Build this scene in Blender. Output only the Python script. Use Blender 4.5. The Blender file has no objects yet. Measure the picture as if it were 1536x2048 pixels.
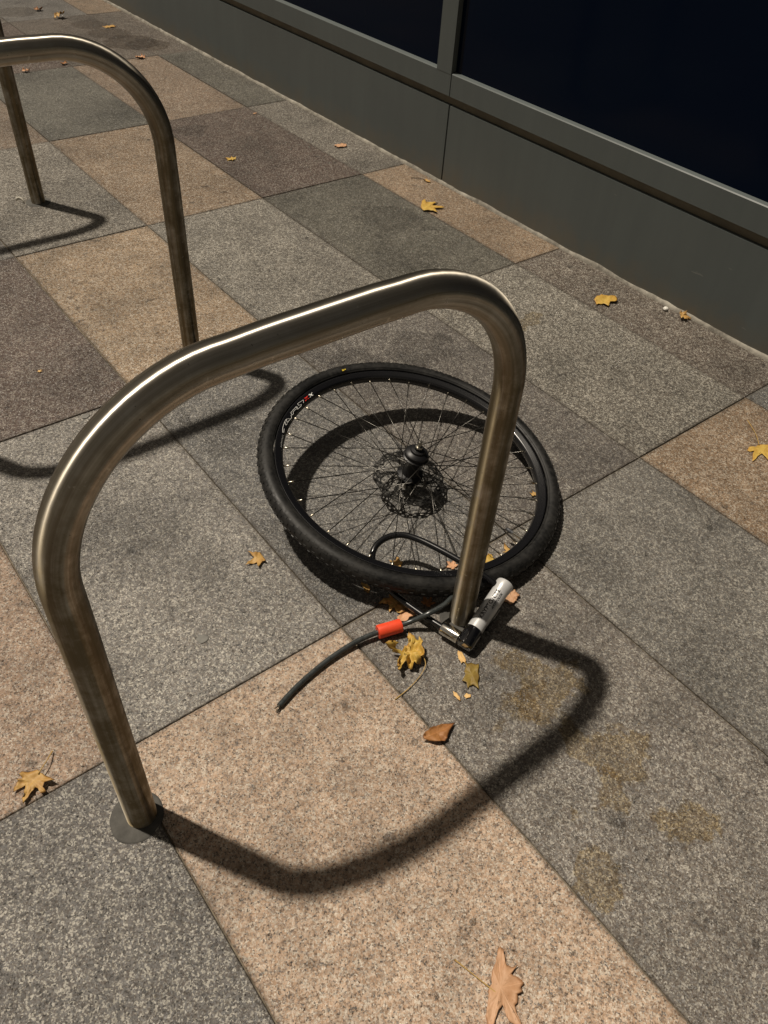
import bpy, bmesh, math, random
from mathutils import Vector, Matrix, noise
random.seed(7)
U = 1.24                      # metres per layout unit (camera height)
S = bpy.context.scene
COL = S.collection

# ------------------------------------------------------------------ camera
cam_d = bpy.data.cameras.new("camera")
cam = bpy.data.objects.new("camera", cam_d)
COL.objects.link(cam)
R = Matrix(((0.79026797, 0.39507563, -0.46839277),
            (-0.61000304, 0.57967632, -0.54025147),
            (0.05807601, 0.71266445, 0.69909696)))
cam.matrix_world = Matrix.Translation((0, 0, U)) @ R.to_4x4()
cam_d.sensor_fit = 'AUTO'
cam_d.sensor_width = 36.0
cam_d.lens = 36.0 * 1562.2 / 2048.0
cam_d.clip_start = 0.02
cam_d.clip_end = 2000
S.camera = cam
S.render.resolution_x = 768
S.render.resolution_y = 1024

# ------------------------------------------------------------------ light
LDIR = Vector((-0.22, 0.385, 1.0)).normalized()     # towards the light
SUN_EL = math.asin(LDIR.z)
SUN_ROT = math.atan2(LDIR.x, LDIR.y)
w = bpy.data.worlds.new("World"); S.world = w; w.use_nodes = True
nt = w.node_tree
sky = nt.nodes.new('ShaderNodeTexSky'); sky.sky_type = 'NISHITA'; sky.sun_disc = False
sky.sun_elevation = SUN_EL; sky.sun_rotation = SUN_ROT
hs = nt.nodes.new('ShaderNodeHueSaturation'); hs.inputs['Saturation'].default_value = 0.35
mx = nt.nodes.new('ShaderNodeMix'); mx.data_type = 'RGBA'; mx.blend_type = 'MULTIPLY'
mx.inputs[0].default_value = 1.0
mx.inputs[7].default_value = (1.0, 0.82, 0.60, 1)
bg = nt.nodes['Background']; bg.inputs[1].default_value = 0.026
nt.links.new(sky.outputs[0], hs.inputs['Color'])
nt.links.new(hs.outputs[0], mx.inputs[6])
nt.links.new(mx.outputs[2], bg.inputs[0])
sun_d = bpy.data.lights.new("sun", 'SUN')
sun_d.energy = 2.8; sun_d.angle = math.radians(1.9); sun_d.color = (1.0, 0.90, 0.76)
sun = bpy.data.objects.new("sun", sun_d); COL.objects.link(sun)
sun.rotation_euler = (-LDIR).to_track_quat('-Z', 'Y').to_euler()
S.view_settings.view_transform = 'Standard'
S.view_settings.look = 'None'
S.view_settings.gamma = 1.0
S.view_settings.exposure = 0.55

# ------------------------------------------------------------------ helpers
def tag(o, label=None, cat=None, group=None, kind=None):
    if label: o['label'] = label
    if cat: o['category'] = cat
    if group: o['group'] = group
    if kind: o['kind'] = kind
    return o

def empty(name, loc, label, cat, group=None):
    o = bpy.data.objects.new(name, None); COL.objects.link(o)
    o.location = loc; o.empty_display_size = 0.05
    return tag(o, label, cat, group)

def obj(name, bm, mat, parent=None, smooth=True, origin=None):
    if origin is not None:
        bmesh.ops.translate(bm, verts=bm.verts, vec=-Vector(origin))
    me = bpy.data.meshes.new(name); bm.to_mesh(me); bm.free()
    for p in me.polygons: p.use_smooth = smooth
    mats = mat if isinstance(mat, (list, tuple)) else [mat]
    for m in mats: me.materials.append(m)
    o = bpy.data.objects.new(name, me); COL.objects.link(o)
    if parent is not None: o.parent = parent
    if origin is not None and parent is None: o.location = origin
    return o

def autosmooth(o, deg=35):
    me = o.data
    try: me.set_sharp_from_angle(angle=math.radians(deg))
    except Exception: pass
    return o

def frames(pts, closed=False):
    n = len(pts); out = []
    up = None
    for i, p in enumerate(pts):
        a = pts[i-1] if (i > 0 or closed) else pts[i]
        b = pts[(i+1) % n] if (i < n-1 or closed) else pts[i]
        t = (b - a).normalized()
        if up is None:
            ref = Vector((0, 0, 1)) if abs(t.z) < 0.9 else Vector((0, 1, 0))
            up = (ref - t*ref.dot(t)).normalized()
        else:
            up = (up - t*up.dot(t)).normalized()
        out.append((p, t, up, t.cross(up)))
    return out

def tube(bm, pts, r, seg=12, cap=True, uv=False):
    pts = [Vector(p) for p in pts]
    fr = frames(pts)
    rings = []
    L = 0; ls = []
    for i, (p, t, u, v) in enumerate(fr):
        if i: L += (pts[i]-pts[i-1]).length
        ls.append(L)
        rr = r[i] if isinstance(r, (list, tuple)) else r
        rings.append([bm.verts.new(p + (u*math.cos(k*2*math.pi/seg) + v*math.sin(k*2*math.pi/seg))*rr) for k in range(seg)])
    uvl = bm.loops.layers.uv.verify() if uv else None
    for i in range(len(rings)-1):
        for k in range(seg):
            f = bm.faces.new((rings[i][k], rings[i][(k+1) % seg], rings[i+1][(k+1) % seg], rings[i+1][k]))
            if uv:
                us = [(k/seg, ls[i]), ((k+1)/seg, ls[i]), ((k+1)/seg, ls[i+1]), (k/seg, ls[i+1])]
                for l, q in zip(f.loops, us): l[uvl].uv = q
    if cap:
        bm.faces.new(rings[0]); bm.faces.new(list(reversed(rings[-1])))
    return rings

def lathe(bm, prof, M=Matrix(), seg=48, closed_prof=False):
    """prof: list of (r, z)"""
    rings = []
    for k in range(seg):
        a = 2*math.pi*k/seg
        rings.append([bm.verts.new(M @ Vector((r*math.cos(a), r*math.sin(a), z))) for r, z in prof])
    n = len(prof)
    for k in range(seg):
        A = rings[k]; B = rings[(k+1) % seg]
        for i in range(n if closed_prof else n-1):
            j = (i+1) % n
            try: bm.faces.new((A[i], B[i], B[j], A[j]))
            except ValueError: pass
    return rings

def box(bm, lo, hi, M=None):
    x0, y0, z0 = lo; x1, y1, z1 = hi
    vs = [Vector(c) for c in ((x0,y0,z0),(x1,y0,z0),(x1,y1,z0),(x0,y1,z0),(x0,y0,z1),(x1,y0,z1),(x1,y1,z1),(x0,y1,z1))]
    if M is not None: vs = [M @ v for v in vs]
    v = [bm.verts.new(c) for c in vs]
    for f in ((0,3,2,1),(4,5,6,7),(0,1,5,4),(1,2,6,5),(2,3,7,6),(3,0,4,7)):
        bm.faces.new([v[i] for i in f])
    return v

def bez(pts, n=10):
    """Catmull-Rom through pts"""
    P = [Vector(p) for p in pts]; out = []
    for i in range(len(P)-1):
        p0 = P[max(i-1, 0)]; p1 = P[i]; p2 = P[i+1]; p3 = P[min(i+2, len(P)-1)]
        for k in range(n):
            t = k/n
            out.append(0.5*((2*p1) + (p2-p0)*t + (2*p0-5*p1+4*p2-p3)*t*t + (3*p1-p0-3*p2+p3)*t**3))
    out.append(P[-1]); return out

# ------------------------------------------------------------------ materials
class NT:
    def __init__(s, name):
        s.m = bpy.data.materials.new(name); s.m.use_nodes = True
        s.t = s.m.node_tree; s.b = s.t.nodes['Principled BSDF']
    def n(s, typ, **kw):
        x = s.t.nodes.new(typ)
        for k, v in kw.items():
            if k.startswith('i_'):
                key = k[2:]
                key = int(key) if key.isdigit() else key.replace('_', ' ')
                x.inputs[key].default_value = v
            else: setattr(x, k, v)
        return x
    def l(s, a, b): s.t.links.new(a, b)
    def mix(s, fac, a, b, mode='MIX'):
        x = s.n('ShaderNodeMix', data_type='RGBA', blend_type=mode)
        for sock, val in ((0, fac), (6, a), (7, b)):
            if hasattr(val, 'is_linked') or hasattr(val, 'links'): s.l(val, x.inputs[sock])
            else: x.inputs[sock].default_value = val if sock == 0 else (*val, 1) if len(val) == 3 else val
        return x.outputs[2]
    def math(s, op, a, b=0.0, c=None, clamp=False):
        x = s.n('ShaderNodeMath', operation=op, use_clamp=clamp)
        for i, v in enumerate((a, b) if c is None else (a, b, c)):
            if hasattr(v, 'links'): s.l(v, x.inputs[i])
            else: x.inputs[i].default_value = v
        return x.outputs[0]
    def ramp(s, fac, stops, interp='LINEAR'):
        x = s.n('ShaderNodeValToRGB'); x.color_ramp.interpolation = interp
        e = x.color_ramp.elements
        while len(e) < len(stops): e.new(0.5)
        for el, (p, c) in zip(e, stops):
            el.position = p; el.color = (c, c, c, 1) if not hasattr(c, '__len__') else (*c, 1)
        s.l(fac, x.inputs[0]); return x.outputs[0]
    def noise(s, vec, scale, detail=3.0, rough=0.55):
        x = s.n('ShaderNodeTexNoise'); x.inputs['Scale'].default_value = scale
        x.inputs['Detail'].default_value = detail; x.inputs['Roughness'].default_value = rough
        if vec is not None: s.l(vec, x.inputs['Vector'])
        return x.outputs[0]
    def vor(s, vec, scale, feature='F1'):
        x = s.n('ShaderNodeTexVoronoi', feature=feature); x.inputs['Scale'].default_value = scale
        if vec is not None: s.l(vec, x.inputs['Vector'])
        return x

def simple(name, col, rough=0.5, metal=0.0, spec=0.5, coat=0.0, nscale=0, namt=0.0, bump=0.0):
    a = NT(name); b = a.b
    b.inputs['Roughness'].default_value = rough; b.inputs['Metallic'].default_value = metal
    b.inputs['Specular IOR Level'].default_value = spec; b.inputs['Coat Weight'].default_value = coat
    b.inputs['Base Color'].default_value = (*col, 1)
    if nscale:
        tc = a.n('ShaderNodeTexCoord').outputs['Object']
        f = a.noise(tc, nscale, 4)
        fr = a.ramp(f, [(0.3, 0.0), (0.7, 1.0)])
        a.l(a.mix(fr, tuple(c*(1-namt) for c in col), tuple(min(1, c*(1+namt)) for c in col)), b.inputs['Base Color'])
        a.l(a.math('MULTIPLY_ADD', fr, 0.16, rough-0.08), b.inputs['Roughness'])
        if bump:
            bp = a.n('ShaderNodeBump'); bp.inputs['Strength'].default_value = bump; bp.inputs['Distance'].default_value = 0.001
            a.l(f, bp.inputs['Height']); a.l(bp.outputs[0], b.inputs['Normal'])
    return a.m

def granite():
    a = NT('granite_slabs'); b = a.b
    at = a.n('ShaderNodeAttribute', attribute_name='tone')
    off = a.n('ShaderNodeAttribute', attribute_name='shift')
    geo = a.n('ShaderNodeNewGeometry')
    pos = geo.outputs['Position']
    vec = a.n('ShaderNodeVectorMath', operation='ADD'); a.l(pos, vec.inputs[0]); a.l(off.outputs['Vector'], vec.inputs[1])
    v = vec.outputs[0]
    tone = at.outputs['Color']; con = at.outputs['Alpha']
    # warp so that grains are not polygons
    wn = a.n('ShaderNodeTexNoise'); wn.inputs['Scale'].default_value = 260; wn.inputs['Detail'].default_value = 2
    a.l(v, wn.inputs['Vector'])
    wv = a.n('ShaderNodeVectorMath', operation='MULTIPLY_ADD'); a.l(wn.outputs['Color'], wv.inputs[0])
    wv.inputs[1].default_value = (0.004, 0.004, 0.004); a.l(v, wv.inputs[2])
    v2 = wv.outputs[0]
    g1 = a.vor(v2, 235)      # grains of about 4 mm
    g2 = a.vor(v2, 470)      # 2 mm
    sep1 = a.n('ShaderNodeSeparateColor'); a.l(g1.outputs['Color'], sep1.inputs[0])
    sep2 = a.n('ShaderNodeSeparateColor'); a.l(g2.outputs['Color'], sep2.inputs[0])
    val = a.math('ADD', a.math('MULTIPLY', sep1.outputs[0], 0.42), a.math('MULTIPLY', sep2.outputs[0], 0.58))
    clump = a.noise(v, 90, 3)
    val = a.math('ADD', val, a.math('MULTIPLY_ADD', clump, 0.7, -0.35))
    mul = a.ramp(val, [(0.05, 0.25), (0.20, 0.55), (0.40, 0.84), (0.6, 1.10), (0.76, 1.25), (0.9, 1.4)])
    mul = a.math('MULTIPLY', mul, 1.0)
    # contrast per slab : 1 + (mul-1)*con
    grain = a.math('MULTIPLY_ADD', a.math('SUBTRACT', mul, 0.88), a.math('MULTIPLY', con, 1.2), 0.9)
    c1 = a.n('ShaderNodeVectorMath', operation='SCALE'); a.l(tone, c1.inputs[0]); a.l(grain, c1.inputs['Scale'])
    # some grains pinker and browner than the rest
    hue = a.ramp(a.math('ADD', sep2.outputs[1], a.math('MULTIPLY_ADD', clump, 0.6, -0.3)), [(0.35, 1.0), (0.60, 0.0)])
    c1b = a.mix(a.math('MULTIPLY', hue, 0.85), c1.outputs[0], a.mix(1.0, c1.outputs[0], (0.94, 0.84, 0.76), 'MULTIPLY'))
    # pale feldspar flecks
    fl = a.ramp(a.math('ADD', a.math('MULTIPLY_ADD', sep2.outputs[2], 0.6, a.math('MULTIPLY', sep1.outputs[1], 0.4)), a.math('MULTIPLY_ADD', clump, 0.6, -0.3)), [(0.60, 0.0), (0.76, 1.0)])
    flf = a.math('MULTIPLY', a.math('MULTIPLY', fl, con), 0.8)
    pale = a.mix(0.62, tone, (0.66, 0.62, 0.53))
    c2 = a.mix(flf, c1b, pale)
    # black mica
    bl = a.ramp(sep2.outputs[1], [(0.90, 0.0), (0.96, 1.0)])
    c3 = a.mix(a.math('MULTIPLY', bl, 0.75), c2, (0.02, 0.018, 0.016))
    # broad weathering and dirt
    big = a.ramp(a.noise(v, 2.6, 5, 0.62), [(0.30, 0.60), (0.48, 0.95), (0.72, 1.18)])
    mid = a.ramp(a.noise(v, 13, 5, 0.65), [(0.3, 0.80), (0.7, 1.12)])
    # scuffed, paler wear and dark drips, drawn out unevenly
    mps = a.n('ShaderNodeMapping'); mps.inputs['Scale'].default_value = (5, 1.6, 1); mps.inputs['Rotation'].default_value = (0, 0, 0.5); a.l(v, mps.inputs['Vector'])
    scuff = a.ramp(a.noise(mps.outputs[0], 2.2, 7, 0.75), [(0.56, 1.0), (0.72, 1.22)])
    drip = a.ramp(a.noise(v, 26, 3, 0.5), [(0.27, 0.55), (0.33, 1.0)])
    big = a.math('MULTIPLY', big, a.math('MULTIPLY', scuff, drip))
    c4 = a.n('ShaderNodeVectorMath', operation='SCALE'); a.l(c3, c4.inputs[0]); a.l(a.math('MULTIPLY', big, mid), c4.inputs['Scale'])
    c = c4.outputs[0]
    # leaf-tannin stains and old gum: (x, y, radius, colour, strength)
    edge = a.noise(pos, 12, 6, 0.68)
    edge2 = a.noise(pos, 70, 3, 0.6)
    wc = a.n('ShaderNodeTexNoise'); wc.inputs['Scale'].default_value = 11; wc.inputs['Detail'].default_value = 4; a.l(pos, wc.inputs['Vector'])
    wp = a.n('ShaderNodeVectorMath', operation='MULTIPLY_ADD'); a.l(wc.outputs['Color'], wp.inputs[0]); wp.inputs[1].default_value = (0.20, 0.20, 0.0)
    pm = a.n('ShaderNodeVectorMath', operation='SUBTRACT'); a.l(pos, pm.inputs[0]); pm.inputs[1].default_value = (0.10, 0.10, 0.0); a.l(pm.outputs[0], wp.inputs[2])
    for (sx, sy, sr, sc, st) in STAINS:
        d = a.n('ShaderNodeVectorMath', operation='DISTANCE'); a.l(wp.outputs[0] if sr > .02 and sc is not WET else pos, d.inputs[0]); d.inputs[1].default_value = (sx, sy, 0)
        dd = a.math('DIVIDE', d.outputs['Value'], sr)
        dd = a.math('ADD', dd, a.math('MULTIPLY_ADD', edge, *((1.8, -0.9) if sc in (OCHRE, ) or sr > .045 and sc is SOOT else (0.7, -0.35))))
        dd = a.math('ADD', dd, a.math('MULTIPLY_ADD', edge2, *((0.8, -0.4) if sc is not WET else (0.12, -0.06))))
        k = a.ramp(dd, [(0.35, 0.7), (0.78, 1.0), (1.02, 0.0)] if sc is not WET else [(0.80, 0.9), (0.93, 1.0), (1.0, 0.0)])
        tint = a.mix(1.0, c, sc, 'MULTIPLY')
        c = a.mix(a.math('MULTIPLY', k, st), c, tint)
    # grime gathered along the foot of the wall
    sx = a.n('ShaderNodeSeparateXYZ'); a.l(pos, sx.inputs[0])
    gr = a.math('ADD', a.math('SUBTRACT', sx.outputs[0], 2.165), a.math('MULTIPLY_ADD', edge, 0.16, -0.10))
    grf = a.ramp(a.math('MULTIPLY', gr, 12.0), [(0.3, 0.0), (0.9, 0.65)])
    c = a.mix(grf, c, (0.035, 0.026, 0.018))
    # dirt in the chamfered edges
    ea = a.n('ShaderNodeAttribute', attribute_name='edge')
    ef = a.ramp(a.math('ADD', ea.outputs['Fac'], a.math('MULTIPLY_ADD', edge2, 0.8, -0.4)), [(0.45, 0.0), (1.0, 0.55)])
    c = a.mix(ef, c, (0.05, 0.04, 0.03))
    a.l(c, b.inputs['Base Color'])
    rg = a.math('MULTIPLY_ADD', sep2.outputs[0], 0.45, 0.26)
    a.l(rg, b.inputs['Roughness'])
    b.inputs['Specular IOR Level'].default_value = 0.4
    bp = a.n('ShaderNodeBump'); bp.inputs['Strength'].default_value = 0.6; bp.inputs['Distance'].default_value = 0.0016
    # crystal faces tilt at random, so single grains glint
    rn = a.n('ShaderNodeVectorMath', operation='MULTIPLY_ADD'); a.l(g2.outputs['Color'], rn.inputs[0]); rn.inputs[1].default_value = (0.7, 0.7, 0.0); rn.inputs[2].default_value = (-0.35, -0.35, 0.0)
    na = a.n('ShaderNodeVectorMath', operation='ADD'); a.l(rn.outputs[0], na.inputs[0]); a.l(geo.outputs['Normal'], na.inputs[1])
    nn = a.n('ShaderNodeVectorMath', operation='NORMALIZE'); a.l(na.outputs[0], nn.inputs[0]); a.l(nn.outputs[0], bp.inputs['Normal'])
    hgt = a.math('ADD', a.math('MULTIPLY', sep1.outputs[2], 0.5), a.math('MULTIPLY', a.noise(v, 420, 3, 0.7), 0.8))
    a.l(hgt, bp.inputs['Height']); a.l(bp.outputs[0], b.inputs['Normal'])
    return a.m

ROT = 0.25
def steel():
    a = NT('weathered_stainless_steel'); b = a.b
    uv = a.n('ShaderNodeUVMap').outputs[0]
    tc = a.n('ShaderNodeTexCoord').outputs['Object']
    mp = a.n('ShaderNodeMapping'); mp.inputs['Scale'].default_value = (34, 1.5, 1); a.l(uv, mp.inputs['Vector'])
    st = a.noise(mp.outputs[0], 1.0, 6, 0.65)                 # long polishing streaks
    mp2 = a.n('ShaderNodeMapping'); mp2.inputs['Scale'].default_value = (9, 1.6, 1); a.l(uv, mp2.inputs['Vector'])
    st2 = a.noise(mp2.outputs[0], 1.0, 5, 0.6)
    gr = a.noise(tc, 22, 6, 0.7)
    pit = a.noise(tc, 160, 3, 0.6)
    sep = a.n('ShaderNodeSeparateXYZ'); a.l(tc, sep.inputs[0])
    low = a.ramp(sep.outputs[2], [(0.0, 1.0), (0.58, 0.95), (0.74, 0.45)])   # grime plus bronze reflection colour painted in, heavier on the legs
    dirt_refl = a.math('MULTIPLY', a.ramp(a.math('ADD', a.math('MULTIPLY', st2, 0.55), a.math('MULTIPLY', gr, 0.45)), [(0.32, 0.0), (0.54, 1.0)]), low)
    col = a.mix(a.ramp(st, [(0.3, 0.0), (0.7, 1.0)]), (0.34, 0.32, 0.275), (0.66, 0.63, 0.575))
    col = a.mix(a.math('MULTIPLY', dirt_refl, 0.86), col, (0.165, 0.120, 0.052))
    spot = a.ramp(pit, [(0.69, 0.0), (0.74, 1.0)])
    col = a.mix(a.math('MULTIPLY', spot, 0.6), col, (0.05, 0.04, 0.03))
    mp4 = a.n('ShaderNodeMapping'); mp4.inputs['Scale'].default_value = (7, 60, 1); mp4.inputs['Rotation'].default_value = (0, 0, 0.35); a.l(uv, mp4.inputs['Vector'])
    scr = a.ramp(a.noise(mp4.outputs[0], 1.0, 4, 0.6), [(0.66, 0.0), (0.70, 0.5)])
    col = a.mix(scr, col, (0.70, 0.67, 0.60))
    a.l(col, b.inputs['Base Color'])
    b.inputs['Metallic'].default_value = 1.0
    tg = a.n('ShaderNodeTangent', direction_type='UV_MAP'); a.l(tg.outputs[0], b.inputs['Tangent'])
    b.inputs['Anisotropic'].default_value = 1.0; b.inputs['Anisotropic Rotation'].default_value = ROT
    r = a.math('ADD', a.math('MULTIPLY_ADD', gr, 0.26, 0.17), a.math('MULTIPLY', dirt_refl, 0.10))
    a.l(r, b.inputs['Roughness'])
    bp = a.n('ShaderNodeBump'); bp.inputs['Strength'].default_value = 0.18; bp.inputs['Distance'].default_value = 0.0006
    wav = a.noise(tc, 9, 2, 0.4)
    a.l(a.math('ADD', a.math('MULTIPLY', wav, 3.0), a.math('ADD', a.math('MULTIPLY', st, 0.5), a.math('MULTIPLY', gr, 0.5))), bp.inputs['Height'])
    a.l(bp.outputs[0], b.inputs['Normal'])
    return a.m

def panel_paint():
    a = NT('grey_green_panel_paint'); b = a.b
    pos = a.n('ShaderNodeNewGeometry').outputs['Position']
    mp = a.n('ShaderNodeMapping'); mp.inputs['Scale'].default_value = (1, 9, 0.7); a.l(pos, mp.inputs['Vector'])
    st = a.noise(mp.outputs[0], 1.6, 5, 0.6)
    cl = a.noise(pos, 2.2, 4, 0.6)
    sep = a.n('ShaderNodeSeparateXYZ'); a.l(pos, sep.inputs[0])
    spl = a.ramp(a.math('ADD', a.math('MULTIPLY', sep.outputs[2], 6.0), a.math('MULTIPLY_ADD', a.noise(pos, 18, 4), 0.9, -0.45)), [(0.0, 0.6), (0.55, 0.0)])
    col = a.mix(a.ramp(st, [(0.3, 0.0), (0.7, 1.0)]), (0.088, 0.102, 0.102), (0.100, 0.115, 0.114))
    col = a.mix(a.math('MULTIPLY', a.ramp(cl, [(0.4, 0.0), (0.75, 1.0)]), 0.35), col, (0.072, 0.079, 0.077))
    col = a.mix(spl, col, (0.13, 0.11, 0.08))
    mp3 = a.n('ShaderNodeMapping'); mp3.inputs['Scale'].default_value = (1, 4, 26); mp3.inputs['Rotation'].default_value = (0.25, 0, 0); a.l(pos, mp3.inputs['Vector'])
    scr = a.ramp(a.noise(mp3.outputs[0], 3.0, 3, 0.5), [(0.755, 0.0), (0.775, 0.35)])
    col = a.mix(scr, col, (0.24, 0.24, 0.22))
    a.l(col, b.inputs['Base Color'])
    a.l(a.math('MULTIPLY_ADD', cl, 0.2, 0.36), b.inputs['Roughness'])
    b.inputs['Specular IOR Level'].default_value = 0.4
    bp = a.n('ShaderNodeBump'); bp.inputs['Strength'].default_value = 0.06; bp.inputs['Distance'].default_value = 0.0008
    a.l(a.noise(pos, 300, 2), bp.inputs['Height']); a.l(bp.outputs[0], b.inputs['Normal'])
    return a.m

def mortar(name, c1, c2, sc=90):
    a = NT(name); b = a.b
    pos = a.n('ShaderNodeNewGeometry').outputs['Position']
    f = a.math('ADD', a.math('MULTIPLY', a.noise(pos, sc, 4, 0.7), 0.6), a.math('MULTIPLY', a.noise(pos, 9, 4, 0.6), 0.4))
    a.l(a.mix(a.ramp(f, [(0.35, 0.0), (0.65, 1.0)]), c1, c2), b.inputs['Base Color'])
    b.inputs['Roughness'].default_value = 0.9; b.inputs['Specular IOR Level'].default_value = 0.2
    bp = a.n('ShaderNodeBump'); bp.inputs['Strength'].default_value = 0.6; bp.inputs['Distance'].default_value = 0.003
    a.l(f, bp.inputs['Height']); a.l(bp.outputs[0], b.inputs['Normal'])
    return a.m

def leaf_mat(name, base, dark, edge):
    a = NT(name); b = a.b
    tc = a.n('ShaderNodeTexCoord').outputs['Object']
    at = a.n('ShaderNodeAttribute', attribute_name='vein')
    n1 = a.noise(tc, 45, 5, 0.65); n2 = a.noise(tc, 260, 3, 0.6)
    col = a.mix(a.ramp(n1, [(0.38, 0.0), (0.68, 1.0)]), base, dark)
    sp = a.ramp(n2, [(0.64, 0.0), (0.72, 1.0)])
    col = a.mix(a.math('MULTIPLY', sp, 0.5), col, tuple(c*0.35 for c in dark))
    sep = a.n('ShaderNodeSeparateColor'); a.l(at.outputs['Color'], sep.inputs[0])
    vn = a.ramp(sep.outputs[0], [(0.84, 0.0), (0.98, 0.4)])
    col = a.mix(vn, col, tuple(min(1, c*1.35+0.02) for c in base))
    ed = a.ramp(a.math('ADD', sep.outputs[1], a.math('MULTIPLY_ADD', n1, 0.6, -0.3)), [(0.78, 0.0), (1.0, 0.8)])
    col = a.mix(ed, col, edge)
    a.l(col, b.inputs['Base Color'])
    b.inputs['Roughness'].default_value = 0.55; b.inputs['Specular IOR Level'].default_value = 0.35
    bp = a.n('ShaderNodeBump'); bp.inputs['Strength'].default_value = 0.5; bp.inputs['Distance'].default_value = 0.001
    a.l(a.math('ADD', n1, a.math('MULTIPLY', sep.outputs[0], 0.8)), bp.inputs['Height']); a.l(bp.outputs[0], b.inputs['Normal'])
    return a.m

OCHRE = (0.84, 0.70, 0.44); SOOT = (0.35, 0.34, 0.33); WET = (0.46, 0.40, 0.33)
STAINS = [(0.408, 0.193, 0.0060, SOOT, 1.0), (0.512, 0.506, 0.0050, SOOT, 1.0), (0.524, 0.472, 0.0065, SOOT, 1.0), (0.505, 0.627, 0.0045, SOOT, 1.0), (0.403, 0.501, 0.0050, SOOT, 1.0), (0.481, 0.178, 0.0040, SOOT, 1.0),
          (0.79, 0.425, 0.085, OCHRE, 0.9), (0.729, 0.44, 0.055, OCHRE, 0.8), (0.788, 0.263, 0.06, OCHRE, 0.85),
          (0.734, 0.205, 0.045, OCHRE, 0.8), (0.806, 0.104, 0.05, OCHRE, 0.85), (0.602, 0.139, 0.035, OCHRE, 0.8),
          (0.618, 1.491, 0.022, SOOT, 0.9), (0.66, 1.36, 0.07, SOOT, 0.5), (1.785, 2.158, 0.14, SOOT, 0.55), (1.339, 1.42, 0.10, SOOT, 0.6),
          (1.15, 1.47, 0.08, SOOT, 0.55), (1.71, 1.36, 0.05, OCHRE, 0.6),
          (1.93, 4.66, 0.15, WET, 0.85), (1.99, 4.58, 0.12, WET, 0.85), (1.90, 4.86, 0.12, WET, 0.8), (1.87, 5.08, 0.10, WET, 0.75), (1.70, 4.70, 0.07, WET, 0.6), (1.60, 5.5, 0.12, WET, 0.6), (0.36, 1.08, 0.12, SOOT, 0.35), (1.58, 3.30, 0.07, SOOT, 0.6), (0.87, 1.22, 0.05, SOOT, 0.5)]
M = {}
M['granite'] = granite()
M['steel'] = steel()
M['panel'] = panel_paint()
M['joint'] = mortar('joint_mortar', (0.05, 0.04, 0.03), (0.26, 0.22, 0.16), 30)
M['bead'] = mortar('pale_mortar_bead', (0.11, 0.10, 0.085), (0.36, 0.335, 0.285), 30)
M['grout'] = mortar('grey_core_grout', (0.055, 0.053, 0.049), (0.105, 0.101, 0.092), 45)
M['glass'] = simple('dark_blue_window_glass', (0.0008, 0.0042, 0.0140), 0.12, 0, 0.09, 0)
M['recess'] = simple('brown_bounce_recess', (0.13, 0.112, 0.078), 0.7, nscale=12, namt=0.3)  # bounced light in the groove put into the brown tone
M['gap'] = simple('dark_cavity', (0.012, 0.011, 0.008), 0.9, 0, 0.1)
def tyre_rubber():
    a = NT('dusty_tyre_rubber'); b = a.b
    tc = a.n('ShaderNodeTexCoord').outputs['Object']
    f = a.ramp(a.math('ADD', a.math('MULTIPLY', a.noise(tc, 14, 5, 0.65), 0.6), a.math('MULTIPLY', a.noise(tc, 120, 3, 0.6), 0.4)), [(0.42, 0.0), (0.66, 1.0)])
    a.l(a.mix(f, (0.006, 0.006, 0.006), (0.024, 0.023, 0.021)), b.inputs['Base Color'])
    a.l(a.math('MULTIPLY_ADD', f, 0.25, 0.45), b.inputs['Roughness']); b.inputs['Specular IOR Level'].default_value = 0.3
    return a.m
M['rubber'] = tyre_rubber()
M['rim'] = simple('black_anodised_rim', (0.006, 0.006, 0.007), 0.26, 0.0, 0.5, coat=0.3)
M['spoke'] = simple('black_spoke_steel', (0.075, 0.072, 0.066), 0.3, 1.0, 0.5)
M['nipple'] = simple('bright_nipple_brass', (0.55, 0.50, 0.40), 0.30, 1.0)
M['hub'] = simple('black_hub_alloy', (0.007, 0.007, 0.008), 0.42, 0.0, 0.4)
M['rotor'] = simple('grey_rotor_steel', (0.16, 0.155, 0.145), 0.32, 1.0, nscale=90, namt=0.4)
M['axle'] = simple('zinc_axle_steel', (0.42, 0.40, 0.35), 0.3, 1.0)
M['white_ink'] = simple('white_decal', (0.75, 0.75, 0.72), 0.5)
M['red_ink'] = simple('red_decal', (0.62, 0.025, 0.015), 0.45)
M['yellow_ink'] = simple('yellow_decal', (0.65, 0.48, 0.04), 0.5)
M['black_ink'] = simple('black_print', (0.006, 0.006, 0.006), 0.5, 0, 0.3)
M['silver'] = simple('satin_silver_paint', (0.62, 0.62, 0.62), 0.34, 0.3, nscale=25, namt=0.12)
M['chrome'] = simple('polished_collar_steel', (0.72, 0.70, 0.65), 0.14, 1.0)
M['gloss'] = simple('gloss_black_plastic', (0.004, 0.004, 0.005), 0.09, 0, 0.6, coat=0.6)
M['vinyl'] = simple('black_vinyl_coating', (0.006, 0.006, 0.007), 0.2, 0, 0.5, coat=0.2)
M['cable'] = simple('dark_grey_cable_vinyl', (0.035, 0.040, 0.040), 0.32, 0, 0.5, nscale=120, namt=0.3, bump=0.2)
M['orange'] = simple('orange_plastic_sleeve', (0.80, 0.075, 0.028), 0.38, 0, 0.5, nscale=50, namt=0.1)
M['pebble'] = simple('white_pebble', (0.72, 0.70, 0.64), 0.6, nscale=80, namt=0.15)
M['paper'] = simple('grey_white_scrap', (0.50, 0.47, 0.40), 0.7, nscale=80, namt=0.2)
M['gum'] = simple('flattened_old_gum', (0.17, 0.165, 0.15), 0.75, nscale=60, namt=0.2)
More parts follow.
